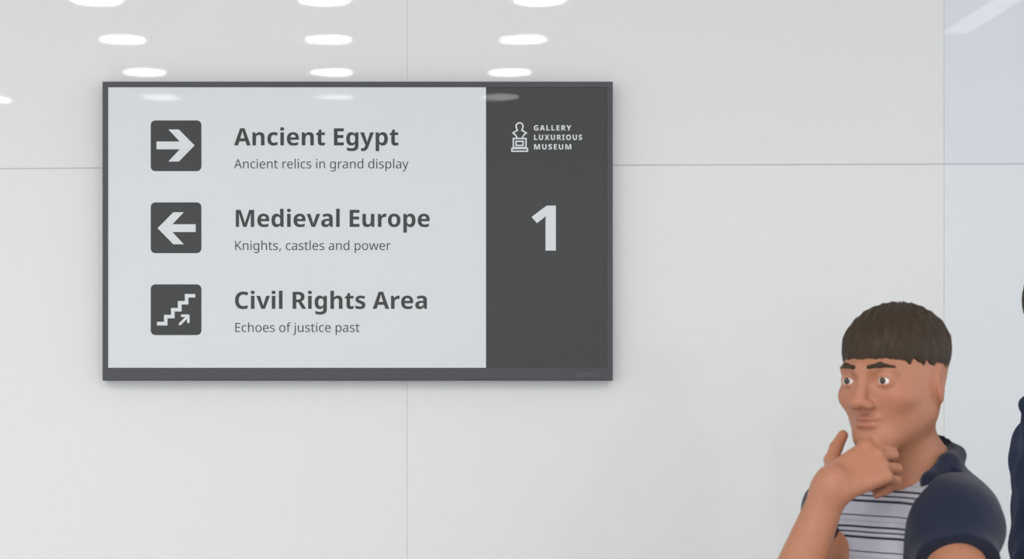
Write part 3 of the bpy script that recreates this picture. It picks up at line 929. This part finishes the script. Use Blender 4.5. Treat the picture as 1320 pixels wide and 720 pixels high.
    for s in (-1, 1):
        g = Grid([Limb(tl((s * .10, .045, .045)), tl((s * .115, -.115, .036)), .042, .033, .02), Limb(tl((s * .10, .03, .05)), tl((s * .10, .025, .10)), .042, .044, .02)], .006)
        g.F = np.maximum(g.F, 0.001 - g.xyz()[2]).astype(np.float32)
        solid_obj('shoe', g, M_SHOE, root)
    return root


M_SKIN = material('skin', (.55, .30, .20), .48, .4, sss=.15, attr='tone', noise=.07, scale=90, bump=.15)
M_HAIR = material('dark_brown_hair', (.040, .025, .014), .5, .22, noise=.35, scale=120, bump=.5, stretch=(1, 1, .15))
M_TROUSER = material('dark_trouser_cloth', (.03, .033, .045), .9, .2, noise=.15, scale=200)
M_SHOE = material('pale_canvas_shoe', (.55, .55, .54), .7, .2)
M_NAVY = material('navy_cotton', (.0120, .0165, .036), .85, .2, noise=.25, scale=350, bump=.15, sheen=.15)
M_JACKET = material('blue_navy_jacket_cloth', (.019, .028, .065), .85, .2, noise=.2, scale=300, bump=.15)


def striped(name, light, dark):
    """Knitted stripes that run round the shirt: dark threads at uneven spacing on a pale grey ground."""
    m = material(name, light, .9, .1, sheen=.1)
    nt = m.node_tree
    tc = nt.nodes.new('ShaderNodeTexCoord')
    sp = nt.nodes.new('ShaderNodeSeparateXYZ')
    nt.links.new(tc.outputs['Object'], sp.inputs['Vector'])
    mul = nt.nodes.new('ShaderNodeMath')
    mul.operation = 'MULTIPLY'
    mul.inputs[1].default_value = 1 / .056
    nt.links.new(sp.outputs['Z'], mul.inputs[0])
    fr = nt.nodes.new('ShaderNodeMath')
    fr.operation = 'FRACT'
    nt.links.new(mul.outputs[0], fr.inputs[0])
    cr = nt.nodes.new('ShaderNodeValToRGB')
    cr.color_ramp.interpolation = 'CONSTANT'
    e = cr.color_ramp.elements
    e[0].position, e[0].color = 0.0, (*dark, 1)
    e[1].position, e[1].color = .07, (*light, 1)
    for p, c in ((.16, dark), (.20, light), (.29, dark), (.35, light), (.46, [x * .8 for x in light]), (.50, light), (.62, dark), (.65, light)):
        n = e.new(p)
        n.color = (*c, 1)
    nt.links.new(fr.outputs[0], cr.inputs['Fac'])
    nt.links.new(cr.outputs['Color'], nt.nodes['Principled BSDF'].inputs['Base Color'])
    return m


M_TEE = striped('striped_jersey', (.50, .50, .58), (.03, .032, .05))
CURL = ((.55, 1.25, .6), (.70, 1.35, .7), (.80, 1.40, .7), (.90, 1.40, .7))
RELAX = ((.35, .5, .3), (.4, .6, .3), (.45, .65, .35), (.5, .7, .35))
O = np.array((.860, 2.92, 0))
rel = lambda x, y, z: np.array((x, y, z)) - O
make_person(dict(
    label='dark haired person in a navy overshirt and striped shirt, hand held to chin',
    x=O[0], y=O[1], yaw=math.radians(-58), torso=(0, 0, 0), torso_scale=.93, shoulder=.125,
    l_shoulder=rel(.893, 2.80, 1.372), r_shoulder=rel(.79, 3.005, 1.372),
    l_elbow=rel(.850, 2.58, 1.185), r_elbow=rel(.615, 2.800, 1.185),
    l_wrist=rel(.665, 2.69, 1.125), r_wrist=rel(.700, 2.765, 1.428),
    head=rel(.822, 2.868, 1.597), head_yaw=math.radians(-46), head_pitch=math.radians(4),
    r_hand=((.84, .18, .45), (-.25, -.82, .5), CURL), l_hand=((-.9, .25, .15), (.1, -.6, -.7), RELAX),
    skin=(.43, .185, .105), vox=.0032, fringe=.026,
    layers=[dict(name='shirt', label='pale grey shirt with thin dark stripes', mat=M_TEE, off=.006, sleeve=.25, vox=.005, hem=.93, neck=.064, fold=.0015),
            dict(name='overshirt', label='open navy overshirt with short sleeves and a collar', mat=M_NAVY, off=.016, sleeve=.31, vox=.004, hem=.86, neck=.074,
                 open=((1.10, .012), (1.42, .088)), shift=.018, collar=True, fold=.003)]))
O = np.array((1.222, 3.12, 0))
rel = lambda x, y, z: np.array((x, y, z))
p2 = make_person(dict(
    label='person in a blue navy jacket, cut off by the right edge of the photograph',
    x=O[0], y=O[1], yaw=math.radians(80), torso=(0, 0, 0), torso_scale=1.0, shoulder=.165,
    l_shoulder=rel(.02, .165, 1.39), r_shoulder=rel(-.015, -.165, 1.39),
    l_elbow=rel(.03, .20, 1.11), r_elbow=rel(0, -.21, 1.11),
    l_wrist=rel(.13, .19, .87), r_wrist=rel(.10, -.21, .87),
    head=rel(.02, 0, 1.60), head_yaw=math.radians(80), head_pitch=math.radians(3),
    r_hand=((.15, .05, -.98), (.1, -.95, 0), RELAX), l_hand=((.15, -.05, -.98), (.1, .95, 0), RELAX),
    skin=(.52, .28, .19), vox=.005, fringe=.045,
    layers=[dict(name='jacket', label='blue navy jacket', mat=M_JACKET, off=.018, sleeve=2.0, vox=.006, hem=.84, neck=.058, fold=.004, collar=True)]))
p2.scale = (1.055, 1.055, 1.055)
